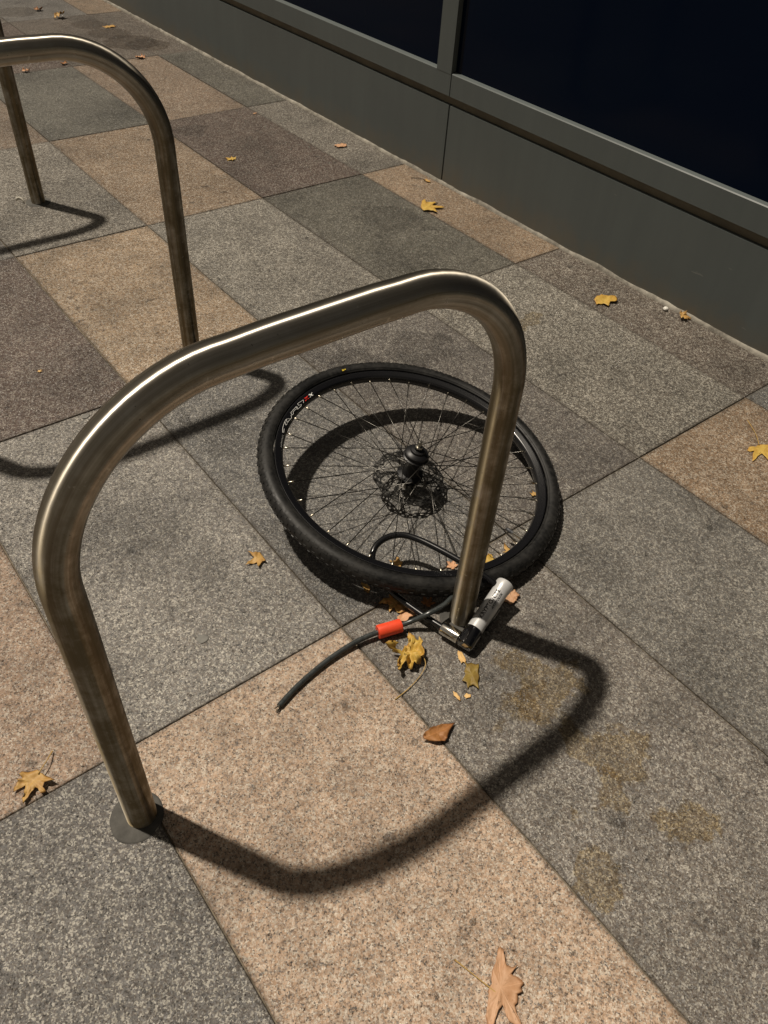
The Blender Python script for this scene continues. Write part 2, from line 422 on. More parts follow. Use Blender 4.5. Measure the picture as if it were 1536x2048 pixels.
M['stem'] = simple('leaf_stem', (0.42, 0.27, 0.08), 0.55)
M['twig'] = simple('brown_twig', (0.07, 0.04, 0.02), 0.7)
M['gold'] = leaf_mat('golden_leaf', (0.46, 0.29, 0.095), (0.36, 0.19, 0.05), (0.18, 0.08, 0.02))
M['yellow'] = leaf_mat('yellow_leaf', (0.50, 0.34, 0.075), (0.40, 0.23, 0.04), (0.33, 0.15, 0.03))
M['orangeleaf'] = leaf_mat('salmon_orange_leaf', (0.50, 0.30, 0.175), (0.42, 0.225, 0.115), (0.27, 0.13, 0.06))
M['brown'] = leaf_mat('rusty_brown_leaf', (0.36, 0.165, 0.055), (0.24, 0.095, 0.03), (0.08, 0.03, 0.012))
M['tan'] = leaf_mat('pinkish_tan_leaf', (0.60, 0.34, 0.19), (0.50, 0.25, 0.12), (0.28, 0.13, 0.06))
M['olive'] = leaf_mat('olive_leaf', (0.24, 0.165, 0.035), (0.16, 0.10, 0.022), (0.09, 0.05, 0.012))
M['pale'] = leaf_mat('pale_tan_leaf', (0.68, 0.45, 0.19), (0.58, 0.34, 0.12), (0.40, 0.22, 0.07))

# ------------------------------------------------------------------ setting: ground and paving
bm = bmesh.new()
v = [bm.verts.new(c) for c in ((-120, -120, -0.004), (120, -120, -0.004), (120, 120, -0.004), (-120, 120, -0.004))]
bm.faces.new(v)
tag(obj('ground', bm, M['joint'], smooth=False), kind='structure')

PINK = (0.372, 0.278, 0.204); PINKD = (0.205, 0.147, 0.096); RED = (0.080, 0.056, 0.046)
LGREY = (0.156, 0.149, 0.139); GREY = (0.122, 0.117, 0.111); DGREY = (0.094, 0.095, 0.093)
GREEN = (0.080, 0.077, 0.064); BROWN = (0.092, 0.076, 0.063)
SL = {(0,-1): ((0.108, 0.103, 0.098), 0.85), (1,-1): (PINK, 0.95), (2,-1): ((0.142, 0.130, 0.117), 0.72), (3,-1): ((0.122, 0.118, 0.109), 0.62), (4,-1): (PINKD, 0.8), (5,-1): (DGREY, 0.5),
      (0,0): ((0.30, 0.215, 0.155), 0.9), (1,0): (LGREY, 1.0), (2,0): ((0.106, 0.105, 0.102), 0.7), (3,0): ((0.098, 0.090, 0.083), 0.65), (4,0): ((0.124, 0.116, 0.100), 1.0), (5,0): (BROWN, 0.8),
      (0,1): (RED, 0.6), (1,1): (RED, 0.6), (2,1): ((0.255, 0.187, 0.122), 0.9), (3,1): ((0.138, 0.130, 0.114), 0.95), (4,1): (GREEN, 0.5), (5,1): (PINKD, 0.75),
      (1,2): (GREY, 0.8), (2,2): ((0.150, 0.138, 0.120), 0.95), (3,2): (PINKD, 0.8), (4,2): (RED, 0.55), (5,2): ((0.130, 0.118, 0.102), 0.9),
      (2,3): ((0.19, 0.14, 0.10), 0.8), (3,3): ((0.105, 0.104, 0.090), 0.5), (4,3): ((0.195, 0.14, 0.097), 0.75), (5,3): (GREEN, 0.5),
      (3,4): (RED, 0.5), (4,4): (BROWN, 0.5), (5,4): (BROWN, 0.5), (2,4): (GREY, 0.6), (4,5): (GREY, 0.5), (5,5): (PINKD, 0.6)}
XS = [0.0855 - 0.3715*k for k in range(24, 0, -1)] + [0.0855, 0.455, 0.8215, 1.198, 1.573, 1.752]
c0 = 23        # index of column 0
YS = [0.605 - 0.735*k for k in range(8, 0, -1)] + [0.605, 1.345, 2.06, 2.79, 3.53, 4.27] + [4.27 + 0.735*k for k in range(1, 12)]
r0 = 8
bm = bmesh.new()
tone = bm.loops.layers.float_color.new('tone'); shift = bm.loops.layers.float_color.new('shift'); edgel = bm.loops.layers.float_color.new('edge')
pal = [PINKD, RED, LGREY, GREY, DGREY, GREEN, BROWN]
G = 0.0011
for i in range(len(XS)-1):
    for j in range(len(YS)-1):
        key = (i - c0, j - r0)
        t, con = SL.get(key, (random.choice(pal), 0.7))
        jit = random.uniform(0.96, 1.04)*(0.86 if key[1] >= 2 else 1.0)      # far rows darkened in colour to stand in for light falloff
        x0, x1, y0, y1 = XS[i]*U + G*random.uniform(.4, 1.9), XS[i+1]*U - G*random.uniform(.4, 1.9), YS[j]*U + G*random.uniform(.4, 1.9), YS[j+1]*U - G*random.uniform(.4, 1.9)
        dz = random.uniform(-0.0011, 0.0011); zt = dz; bv = 0.0013
        lo = [bm.verts.new(c) for c in ((x0,y0,-0.03),(x1,y0,-0.03),(x1,y1,-0.03),(x0,y1,-0.03))]
        md = [bm.verts.new(c) for c in ((x0,y0,zt-bv),(x1,y0,zt-bv),(x1,y1,zt-bv),(x0,y1,zt-bv))]
        tp = [bm.verts.new(c) for c in ((x0+bv,y0+bv,zt),(x1-bv,y0+bv,zt),(x1-bv,y1-bv,zt),(x0+bv,y1-bv,zt))]
        e = 0.022
        it = [bm.verts.new(c) for c in ((x0+e,y0+e,zt),(x1-e,y0+e,zt),(x1-e,y1-e,zt),(x0+e,y1-e,zt))]
        sh = (random.uniform(0, 9), random.uniform(0, 9), random.uniform(0, 9), 1)
        ev = {}
        for q in lo+md: ev[q] = 1.0
        for q in tp: ev[q] = 0.85
        for q in it: ev[q] = 0.0
        fs = [bm.faces.new(it)]
        for k in range(4):
            n = (k+1) % 4
            fs.append(bm.faces.new((lo[k], lo[n], md[n], md[k])))
            fs.append(bm.faces.new((md[k], md[n], tp[n], tp[k])))
            fs.append(bm.faces.new((tp[k], tp[n], it[n], it[k])))
        for f in fs:
            for l in f.loops:
                l[tone] = (t[0]*jit, t[1]*jit, t[2]*jit, con); l[shift] = sh; q = ev[l.vert]; l[edgel] = (q, q, q, 1)
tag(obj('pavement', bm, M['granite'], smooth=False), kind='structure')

# ragged mortar bead along the foot of the wall
bm = bmesh.new()
prev = None
y = -4.0
while y < 12.0:
    a0 = noise.noise((y*9, 3.1, 0))*0.004 + noise.noise((y*40, 1.1, 0))*0.003
    h = 0.010 + noise.noise((y*7, 9.1, 0))*0.005 + noise.noise((y*33, 5.1, 0))*0.003
    ring = [bm.verts.new((x, y, z)) for x, z in ((2.168 + a0, -0.006), (2.170 + a0, 0.005 + a0*0.3), (2.1755 + a0*0.3, h), (2.19, h + 0.002))]
    if prev:
        for k in range(3): bm.faces.new((prev[k], ring[k], ring[k+1], prev[k+1]))
    prev = ring; y += 0.02
tag(obj('kerb_strip', bm, M['bead']), kind='structure')

# ------------------------------------------------------------------ building front
XW = 1.756*U          # face of the lower panels
fac = empty('building_front', (XW, 1.876*U, 0), 'grey green metal panelled building front with dark blue windows above the pavement', 'building')
def inb(b): bmesh.ops.translate(b, verts=b.verts, vec=-Vector(fac.location)); return b
bay = 2.75*U; seam0 = 1.876*U; gp = 0.0022
ZP = 0.234*U; ZS0 = 0.259*U; ZS1 = 0.321*U; ZT = 2.35
XF = XW - 0.006       # window frame stands proud of the panel
XG = XW + 0.013       # glass plane
jam = 0.067*U
for k in (-1, 0, 1, 2):
    ya = seam0 + (k-1)*bay + gp; yb = seam0 + k*bay - gp
    b_ = bmesh.new()
    box(b_, (XW, ya, 0.004), (XW + 0.02, yb, ZP))
    bmesh.ops.bevel(b_, geom=[e for e in b_.edges], offset=0.0016, segments=2, affect='EDGES')
    obj('wall_panel', inb(b_), M['panel'], fac, smooth=False)
    # frame: sill, head, jamb, chamfered edges
    b_ = bmesh.new()
    sill = [(XF, ZS0), (XF, ZS1 - 0.003), (XF + 0.003, ZS1), (XG + 0.012, ZS1 + 0.0045), (XG + 0.012, ZS0)]
    A_ = [b_.verts.new((x, ya, z)) for x, z in sill]; B_ = [b_.verts.new((x, yb, z)) for x, z in sill]
    for q in range(5): b_.faces.new((A_[q], B_[q], B_[(q+1) % 5], A_[(q+1) % 5]))
    b_.faces.new(A_[::-1]); b_.faces.new(B_)
    jb = [(ya, XF), (ya + jam - 0.002, XF), (ya + jam, XF + 0.002), (ya + jam, XG + 0.012), (ya, XG + 0.012)]
    z0_ = ZS1 - 0.004
    A_ = [b_.verts.new((x - 0.0006, y_, z0_)) for y_, x in jb]; B_ = [b_.verts.new((x - 0.0006, y_, ZT)) for y_, x in jb]
    for q in range(5): b_.faces.new((A_[q], A_[(q+1) % 5], B_[(q+1) % 5], B_[q]))
    box(b_, (XF, ya, ZT), (XG + 0.012, yb, ZT + 0.10))
    bmesh.ops.recalc_face_normals(b_, faces=b_.faces)
    fr = obj('window_frame', inb(b_), M['panel'], fac, smooth=False)
    b_ = bmesh.new()
    box(b_, (XG, ya + jam, ZS1), (XG + 0.01, yb, ZT))
    g_ = obj('glass_pane', inb(b_), M['glass'], fr, smooth=False)
    b_ = bmesh.new()
    box(b_, (XF, ya, ZT + 0.105), (XG + 0.012, yb, ZT + 1.2))
    obj('upper_panel', inb(b_), M['panel'], fac, smooth=False)
b_ = bmesh.new()
box(b_, (XW + 0.012, seam0 - 2*bay, ZP + 0.001), (XW + 0.035, seam0 + 2*bay, ZS0 - 0.001))
obj('recess_strip', inb(b_), M['recess'], fac, smooth=False)
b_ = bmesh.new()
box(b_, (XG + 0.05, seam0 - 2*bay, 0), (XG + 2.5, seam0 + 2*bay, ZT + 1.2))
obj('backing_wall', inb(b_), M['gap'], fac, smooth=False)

# ------------------------------------------------------------------ bike racks
RT = 0.0192*U
def rack_mesh():
    x0, x1, H, r = 0.0709*U, 0.6233*U, 0.6295*U, 0.182*U
    P = [(x0, 0, z) for z in [-0.03 + (H-r+0.03)*k/14 for k in range(15)]]
    P += [(x0 + r - r*math.cos(t), 0, H - r + r*math.sin(t)) for t in [math.pi/2*k/20 for k in range(1, 21)]]
    P += [(x0 + r + (x1-x0-2*r)*k/30, 0, H) for k in range(1, 31)]
    P += [(x1 - r + r*math.sin(t), 0, H - r + r*math.cos(t)) for t in [math.pi/2*k/20 for k in range(1, 21)]]
    P += [(x1, 0, H - r - (H-r+0.03)*k/14) for k in range(1, 15)]
    Q = [Vector(p) for p in P]; L_ = [0.0]
    for a0, a1 in zip(Q, Q[1:]): L_.append(L_[-1] + (a1-a0).length)
    def dent(x): return 0.0011*math.exp(-((x)/0.028)**2)
    bends = [L_[14], L_[34], L_[64], L_[84]]
    Q = [q - Vector((0, 0.5, 1))*sum(dent(l - c) for c in bends[1:3]) for q, l in zip(Q, L_)]
    rad = [RT*(1 - 0.018*sum(math.exp(-((l - c - 0.02)/0.03)**2) for c in bends)) for l in L_]
    b = bmesh.new(); tube(b, Q, rad, 40, uv=True); return b
def patch_mesh(cx):
    b = bmesh.new()
    lathe(b, [(0.0, 0.0024), (0.02, 0.0023), (0.033, 0.0022), (0.0385, 0.0020), (0.042, 0.0012), (0.0425, -0.02)], Matrix(), 64)
    for q in b.verts:
        n_ = noise.noise(q.co*28 + Vector((cx*50, 0, 0))); k_ = 1 + 0.10*n_*(1 if q.co.to_2d().length > 0.03 else 0.25)
        q.co.x *= k_; q.co.y *= k_; q.co.z += 0.0007*noise.noise(q.co*90) if q.co.z > 0.0015 else 0
    bmesh.ops.translate(b, verts=b.verts, vec=(cx, 0, 0)); return b
proto = empty('bike_rack', (0, 0.5085*U, 0), 'nearest steel hoop bike rack with the fallen wheel locked to its far leg', 'bike rack', 'steel hoop bike racks in a row')
obj('hoop_tube', rack_mesh(), M['steel'], proto)
obj('footing', patch_mesh(0.0640*U), M['grout'], proto)
obj('footing', patch_mesh(0.6233*U), M['grout'], proto)
for yy, lab in ((1.42, 'middle steel hoop bike rack, cut by the left edge, behind the nearest hoop'),
                (2.352, 'farthest steel bike rack, only one straight leg and its foot in view')):
    r_ = proto.copy(); COL.objects.link(r_); r_.location = (0, yy*U, 0); r_['label'] = lab
    for ch in list(proto.children):
        c = ch.copy(); COL.objects.link(c); c.parent = r_

# ------------------------------------------------------------------ bicycle wheel lying on its hub
WC = Vector((0.742, 0.787, 0.0653))*U
WN = Vector((0.0622, -0.1563, 0.9858)).normalized()
ex = (Vector((1, 0, 0)) - WN*WN.x).normalized(); ey = WN.cross(ex)
wheel = empty('bicycle_wheel', WC, 'black bicycle wheel with knobbly tyre lying on the paving beside the nearest rack', 'bicycle wheel')
wheel.rotation_euler = Matrix((ex, ey, WN)).transposed().to_euler()
RN = 0.2925
# tyre (with knobs in the same mesh)
bm = bmesh.new()
tc_r, tr = 0.3285, 0.0196
prof = []
for k in range(29):
    a_ = math.radians(-218 + k*256/28) if False else math.radians(-133 + k*266/28)
    rr = tr*(1.0 + 0.0*math.cos(a_))
    prof.append((tc_r + rr*math.cos(a_), rr*math.sin(a_)*1.02))
lathe(bm, prof, Matrix(), 220)
NK = 92
for k in range(NK):
    th0 = 2*math.pi*k/NK
    for (aw, da, lth, lw, hgt) in ((0, 0.0, 0.0075, 0.0042, 0.0016), (24, 0.5, 0.0065, 0.0045, 0.0015), (-24, 0.5, 0.0065, 0.0045, 0.0015),
                                   (47, 0.0, 0.0085, 0.0055, 0.0011), (-47, 0.0, 0.0085, 0.0055, 0.0011), (62, 0.5, 0.0060, 0.0060, 0.0006), (-62, 0.5, 0.0060, 0.0060, 0.0006)):
        th = th0 + da*2*math.pi/NK; a_ = math.radians(aw)
        er = Vector((math.cos(th), math.sin(th), 0)); et = Vector((-math.sin(th), math.cos(th), 0)); ez = Vector((0, 0, 1))
        nn = er*math.cos(a_) + ez*math.sin(a_); tt = -er*math.sin(a_) + ez*math.cos(a_)
        o_ = er*tc_r + nn*(tr - 0.0008)
        if k % 2 and aw in (49, -49): lth *= 0.7
        MM = Matrix(((et.x, tt.x, nn.x, o_.x), (et.y, tt.y, nn.y, o_.y), (et.z, tt.z, nn.z, o_.z), (0, 0, 0, 1)))
        box(bm, (-lth/2, -lw/2, 0), (lth/2, lw/2, hgt + 0.0008), MM)
# raised casing lines on the sidewall
for zz, rr in ((1, 0.3150), (-1, 0.3150), (1, 0.3185), (-1, 0.3185)):
    zc = math.sqrt(max(0, tr**2 - (rr-tc_r)**2))*1.02
    lathe(bm, [(rr-0.0007, zz*(zc-0.0006)), (rr, zz*(zc+0.0007)), (rr+0.0007, zz*(zc-0.0002))], Matrix(), 160)
tyre = obj('tyre', bm, M['rubber'], wheel); autosmooth(tyre, 40)
# rim
bm = bmesh.new()
rp = [(RN, 0.0), (RN + 0.0008, 0.0045), (RN + 0.0032, 0.0098), (RN + 0.0062, 0.0116), (0.3085, 0.0122), (0.3108, 0.0134), (0.3122, 0.0130), (0.3125, 0.0112), (0.3085, 0.0100),
      (0.3085, -0.0100), (0.3125, -0.0112), (0.3122, -0.0130), (0.3108, -0.0134), (0.3085, -0.0122), (RN + 0.0062, -0.0116), (RN + 0.0032, -0.0098), (RN + 0.0008, -0.0045)]
lathe(bm, rp, Matrix(), 200, closed_prof=True)
bmesh.ops.recalc_face_normals(bm, faces=bm.faces)
rim = obj('rim', bm, M['rim'], wheel); autosmooth(rim, 50)
# decals on the rim (outlined lettering, white and red block)
def onrim(deg, r, lift=0.0):
    t = math.radians(deg)
    if r < RN + 0.0062: z = 0.0098 + (r - (RN + 0.0032))/0.003*0.0018
    else: z = 0.0116 + (r - (RN + 0.0062))/(0.3085 - RN - 0.0062)*0.0006
    z = max(z, 0.006)
    return Vector((r*math.cos(t), r*math.sin(t), z + 0.0004 + lift))
bm = bmesh.new()
strokes = [[(113.6, .2962), (112.3, .3017), (116.2, .3045), (116.8, .2995), (115.1, .2970), (116.2, .2952), (118.8, .2958), (117.8, .3015)],
           [(119.2, .2967), (118.1, .3022), (122.9, .3033), (124.0, .2977), (122.6, .2972), (121.9, .3000), (119.6, .2990)],
           [(124.2, .3000), (125.2, .2958), (129.4, .2985), (127.6, .3045), (126.5, .2985)],
           [(127.6, .3046), (129.4, .3045), (131.2, .2990), (129.9, .2980)],
           [(129.4, .3049), (133.7, .3033), (135.9, .3006), (135.8, .2980), (133.5, .3000)]]
for s_ in strokes:
    P = []
    for (d0, q0), (d1, q1) in zip(s_[:-1], s_[1:]):
        for q in range(5): P.append(onrim(d0 + (d1-d0)*q/5, q0 + (q1-q0)*q/5))
    P.append(onrim(*s_[-1]))
    tube(bm, P, 0.00042, 5)
for q in range(14):     # a line of tiny print
    d = 137.4 + q*0.55
    tube(bm, [onrim(d, 0.2972), onrim(d + random.uniform(-.1, .25), 0.2972 + random.choice([.0018, .0028]))], 0.00035, 4)
obj('rim_lettering', bm, M['white_ink'], rim)
def patch(bm, pts, n=6):
    vs = [bm.verts.new(onrim(d, r_)) for d, r_ in pts]; bm.faces.new(vs)
bm = bmesh.new()      # white letter: a K-like block
for P in ([(107.9, .3037), (107.0, .3035), (107.8, .2962), (108.7, .2962)], [(107.2, .3012), (105.2, .3034), (105.8, .3034), (107.4, .2997)], [(107.3, .2998), (105.9, .2962), (106.7, .2962), (107.8, .2985)], [(107.3, .3012), (106.2, .3010), (106.4, .2984), (107.6, .2985)]):
    patch(bm, P)
obj('rim_white_letter', bm, M['white_ink'], rim, smooth=False)
bm = bmesh.new()
for P in ([(111.3, .3034), (110.2, .3034), (109.1, .2962), (110.2, .2962)], [(108.5, .3034), (109.6, .3032), (112.3, .2965), (111.2, .2962)]):
    patch(bm, P)
bmesh.ops.translate(bm, verts=bm.verts[4:] if False else list(bm.verts)[4:], vec=(0, 0, 0.00015))
obj('rim_red_letter', bm, M['red_ink'], rim, smooth=False)
bm = bmesh.new()      # small yellow mark on the tyre
for d0, d1, ra, rb in ((84.5, 85.4, .3205, .3245), (83.5, 84.2, .322, .3245)):
    vs = []
    for d, r_ in ((d0, ra), (d1, ra), (d1, rb), (d0, rb)):
        t = math.radians(d); vs.append(bm.verts.new((r_*math.cos(t), r_*math.sin(t), math.sqrt(tr**2 - (r_-tc_r)**2)*1.02 + 0.0012)))
    bm.faces.new(vs)
obj('tyre_mark', bm, M['yellow_ink'], tyre, smooth=False)
# hub shell with flanges
bm = bmesh.new()
hp = [(0.0, 0.062), (0.0085, 0.062), (0.0085, 0.056), (0.0155, 0.0545), (0.0165, 0.050), (0.024, 0.047), (0.0265, 0.0445), (0.0265, 0.036), (0.0295, 0.0345), (0.0295, 0.0315), (0.019, 0.028), (0.0165, 0.012), (0.0165, -0.010),
      (0.020, -0.020), (0.0305, -0.0235), (0.0305, -0.0265), (0.021, -0.030), (0.021, -0.040), (0.012, -0.043), (0.012, -0.054), (0.0, -0.054)]
lathe(bm, hp, Matrix(), 48)
bmesh.ops.recalc_face_normals(bm, faces=bm.faces)
hub = obj('hub', bm, M['hub'], wheel); autosmooth(hub, 40)
bm = bmesh.new()
lathe(bm, [(0.0, 0.0805), (0.0028, 0.0805), (0.0045, 0.079), (0.0045, 0.066), (0.0082, 0.0655), (0.0086, 0.0618), (0.006, 0.0615)], Matrix(), 20)
bmesh.ops.recalc_face_normals(bm, faces=bm.faces)
autosmooth(obj('axle', bm, M['axle'], hub), 40)
bm = bmesh.new()
lathe(bm, [(0.0, -0.074), (0.0035, -0.0735), (0.0048, -0.072), (0.0048, -0.053)], Matrix(), 20)
bmesh.ops.recalc_face_normals(bm, faces=bm.faces)
autosmooth(obj('axle', bm, M['axle'], hub), 40)
# disc brake rotor: wavy slotted ring and six arms
bm = bmesh.new()
zr, th_ = -0.0385, 0.0009
NS = 24
def rr_out(a_): return 0.0835 + 0.0017*math.cos(12*a_)
def rr_in(a_): return 0.0665 - 0.0017*math.cos(12*a_)
segs = 192
cols = []
for k in range(segs):
    a_ = 2*math.pi*k/segs
    ro, ri = rr_out(a_), rr_in(a_)
    rs = [ri, ri + (ro-ri)*0.2, ri + (ro-ri)*0.42, ri + (ro-ri)*0.58, ri + (ro-ri)*0.82, ro]
    sk = 0.10
    cols.append([Vector((r_*math.cos(a_ + sk*q/5), r_*math.sin(a_ + sk*q/5), 0)) for q, r_ in enumerate(rs)])
verts = [[(bm.verts.new(p + Vector((0, 0, zr + th_))), bm.verts.new(p + Vector((0, 0, zr - th_)))) for p in c] for c in cols]
for k in range(segs):
    n = (k+1) % segs
    for q in range(5):
        ph = k % 8
        if (q == 1 and ph in (1, 2, 3, 4)) or (q == 3 and ph in (5, 6, 7)): continue
        a1, a2, a3, a4 = verts[k][q], verts[n][q], verts[n][q+1], verts[k][q+1]
        bm.faces.new((a1[0], a2[0], a3[0], a4[0])); bm.faces.new((a4[1], a3[1], a2[1], a1[1]))
    bm.faces.new((verts[k][5][0], verts[n][5][0], verts[n][5][1], verts[k][5][1]))
    bm.faces.new((verts[n][0][0], verts[k][0][0], verts[k][0][1], verts[n][0][1]))
for k in range(6):
    a_ = 2*math.pi*k/6
    P = []
    for r_, sw in ((0.020, 0.0), (0.035, 0.10), (0.052, 0.24), (0.067, 0.42)):
        P.append((r_, a_ + sw))
    for off in (0.0, 0.17):
        pr = None
        for r_, aa in P:
            aa += off*(r_-0.02)/0.047
            d = Vector((math.cos(aa), math.sin(aa), 0)); s_ = Vector((-d.y, d.x, 0)); hw = 0.0032
            ring = [bm.verts.new(d*r_ + s_*hw*e1 + Vector((0, 0, zr + th_*e2))) for e1, e2 in ((-1, .9), (1, .9), (1, -.9), (-1, -.9))]
            if pr:
                for q in range(4): bm.faces.new((pr[q], ring[q], ring[(q+1) % 4], pr[(q+1) % 4]))
            pr = ring
lathe(bm, [(0.0205, zr + 0.0011), (0.0275, zr + 0.0011), (0.0275, zr - 0.0011), (0.0205, zr - 0.0011)], Matrix(), 48, closed_prof=True)
bmesh.ops.recalc_face_normals(bm, faces=bm.faces)
rotor = obj('brake_rotor', bm, M['rotor'], wheel, smooth=False)
for k in range(6):
    a_ = 2*math.pi*(k + 0.5)/6
    bm = bmesh.new()
    lathe(bm, [(0.0, zr + 0.0042), (0.0034, zr + 0.004), (0.0036, zr), (0.0036, zr - 0.0042), (0.0, zr - 0.0045)], Matrix.Translation((0.0242*math.cos(a_), 0.0242*math.sin(a_), 0)), 12)
    obj('rotor_bolt', bm, M['axle'], rotor, smooth=False)
# spokes (three-cross lacing) and nipples
for k in range(36):
    th = math.radians(3.0 + 10*k)
    top = (k % 2 == 0); j = k//2
    fz = 0.0330 if top else -0.0250
    fr_ = 0.0272 if top else 0.0282
    lead = 1 if j % 2 == 0 else -1
    thh = th + lead*math.radians(66) + (0 if top else 0.09)
    a_ = Vector((fr_*math.cos(thh), fr_*math.sin(thh), fz + lead*0.0018))
    rimz = 0.0016 if top else -0.0016
    e_ = Vector((RN*math.cos(th), RN*math.sin(th), rimz))
    d_ = (e_ - a_).normalized()
    bm = bmesh.new(); tube(bm, [a_, e_ - d_*0.009], 0.00105, 6)
    sp = obj('spoke', bm, M['spoke'], wheel)
    bm = bmesh.new(); tube(bm, [e_ - d_*0.0125, e_ - d_*0.0015, e_ + d_*0.003], [0.0019, 0.0021, 0.0021], 8)
    obj('nipple', bm, M['nipple'], sp)
# valve
tv = math.radians(-72.9); dv = Vector((math.cos(tv), math.sin(tv), 0))
bm = bmesh.new(); tube(bm, [dv*(RN+0.003), dv*(RN-0.0015)], 0.0055, 10); tube(bm, [dv*(RN-0.001), dv*(RN-0.022)], 0.0030, 10)
valve = obj('valve', bm, M['axle'], wheel, smooth=False)
bm = bmesh.new(); tube(bm, [dv*(RN-0.0215), dv*(RN-0.026), dv*(RN-0.035), dv*(RN-0.040)], [0.0036, 0.0044, 0.0040, 0.0022], 10)
obj('valve_cap', bm, simple('grey_valve_cap', (0.05, 0.052, 0.058), 0.5), valve)

# ------------------------------------------------------------------ U-lock
BN = Vector((0.5865, 0.4590, 0.0165))*U      # black end on the ground
BF = Vector((0.7025, 0.4965, 0.0445))*U      # raised far end
ax = (BF - BN).normalized(); blen = (BF - BN).length
lock = empty('u_lock', (BN.x, BN.y, 0), 'silver and black U-lock holding the wheel rim to the rack leg', 'bike lock')
lo_ = Vector(lock.location)
view = (Vector((0, 0, U)) - (BN+BF)/2).normalized()
mv = (view - ax*view.dot(ax)).normalized(); upv = mv.cross(ax)
BR = 0.0165
def barM(o=Vector((0,0,0))):
    p = BN + o - lo_
    return Matrix(((upv.x, mv.x, ax.x, p.x), (upv.y, mv.y, ax.y, p.y), (upv.z, mv.z, ax.z, p.z), (0, 0, 0, 1)))
bm = bmesh.new()
lathe(bm, [(0.0, 0.030), (BR, 0.030), (BR, 0.055), (BR+0.0003, 0.0552), (BR+0.0003, blen-0.022), (BR+0.0012, blen-0.016), (BR+0.0020, blen-0.004), (BR+0.0012, blen-0.001), (0.0135, blen), (0.012, blen-0.002), (0.0, blen-0.002)], barM(), 48)
bmesh.ops.recalc_face_normals(bm, faces=bm.faces)
bar = obj('crossbar', bm, M['silver'], lock); autosmooth(bar, 40)
bm = bmesh.new()
lathe(bm, [(0.0, -0.008), (0.015, -0.008), (0.0178, -0.0055), (0.0182, -0.002), (0.0178, 0.030), (0.0168, 0.0335), (0.0150, 0.0338)], barM(), 48)
bmesh.ops.recalc_face_normals(bm, faces=bm.faces)
autosmooth(obj('end_cap', bm, M['gloss'], lock), 40)
bm = bmesh.new()       # black sliding cover along the underside
lathe(bm, [(0.0, 0.050), (0.0125, 0.050), (0.0125, 0.100), (0.0, 0.100)], barM(-upv*0.0085 - mv*0.006), 24)
bmesh.ops.recalc_face_normals(bm, faces=bm.faces)
autosmooth(obj('dust_cover', bm, M['vinyl'], lock), 40)
# collar where the shackle foot enters, and the shackle itself
A2 = [Vector(p)*U for p in ((0.585, 0.472, 0.0165), (0.5762, 0.503, 0.0165), (0.565, 0.548, 0.0165), (0.555, 0.595, 0.0190), (0.550, 0.628, 0.026), (0.552, 0.6488, 0.036), (0.557, 0.6625, 0.046),
      (0.5705, 0.674, 0.0525), (0.589, 0.6785, 0.0555), (0.608, 0.6760, 0.0570), (0.6246, 0.6660, 0.0575), (0.637, 0.648, 0.0575), (0.647, 0.625, 0.0575), (0.6598, 0.5865, 0.057), (0.672, 0.546, 0.055), (0.683, 0.512, 0.049), (0.6885, 0.490, 0.0415))]
P2 = [p - lo_ for p in bez(A2, 8)]
bm = bmesh.new(); tube(bm, P2, 0.0068, 16)
obj('shackle', bm, M['vinyl'], lock)
c1, c2 = A2[0] - lo_, A2[1] - lo_
dcol = (c2 - c1).normalized()
bm = bmesh.new(); tube(bm, [c1, c2 - dcol*0.0025, c2 - dcol*0.0004, c2 + dcol*0.0006], [0.0132, 0.0132, 0.0122, 0.0088], 28)
autosmooth(obj('collar', bm, M['chrome'], lock), 40)
def text_on_bar(txt, size, length, s0, phi0, bold, shear, name):
    cu = bpy.data.curves.new(name, 'FONT'); cu.body = txt; cu.size = size; cu.offset = bold; cu.shear = shear; cu.space_character = 1.04
    to = bpy.data.objects.new(name, cu); COL.objects.link(to)
    dg = bpy.context.evaluated_depsgraph_get()
    me = bpy.data.meshes.new_from_object(to.evaluated_get(dg))
    bpy.data.objects.remove(to); bpy.data.curves.remove(cu)
    b = bmesh.new(); b.from_mesh(me); bpy.data.meshes.remove(me)
    rr = BR + 0.0006
    mx_ = max(v_.co.x for v_ in b.verts)
    for v_ in b.verts:
        s_, t_ = v_.co.x*length/mx_, v_.co.y
        ph = phi0 + t_/rr
        v_.co = BN - lo_ + ax*(s0 + s_) + (mv*math.cos(ph) + upv*math.sin(ph))*rr
    b.normal_update()
    return obj(name, b, M['black_ink'], bar, smooth=False)
text_on_bar('KRYPTONITE', 0.0115, 0.073, 0.054, 0.02, 0.00035, 0.0, 'lock_lettering')
text_on_bar('-KRYPTOLOK', 0.0062, 0.042, 0.083, -0.42, 0.0002, 0.30, 'lock_small_lettering')

# ------------------------------------------------------------------ cut cable
CP = [(0.3687, 0.6678, 0.0060), (0.4244, 0.6847, 0.0064), (0.5, 0.6973, 0.0078), (0.5703, 0.6976, 0.0114), (0.6278, 0.6857, 0.0146), (0.6524, 0.6776, 0.0160), (0.6759, 0.6690, 0.0215),
      (0.7045, 0.6545, 0.0400), (0.742, 0.6530, 0.0410), (0.775, 0.6605, 0.037), (0.81, 0.660, 0.024), (0.845, 0.650, 0.0075)]
cable = empty('cut_cable', (0.3687, 0.6678, 0), 'short dark grey security cable with cut end lying in front of the rack leg', 'cable')
co = Vector(cable.location)
PP = [p - co for p in bez(CP, 12)]
bm = bmesh.new(); tube(bm, PP, 0.0052, 16)
autosmooth(obj('cable_casing', bm, M['cable'], cable), 50)
bm = bmesh.new(); d_ = (PP[0] - PP[1]).normalized(); tube(bm, [PP[0], PP[0] + d_*0.0025], 0.0034, 10)
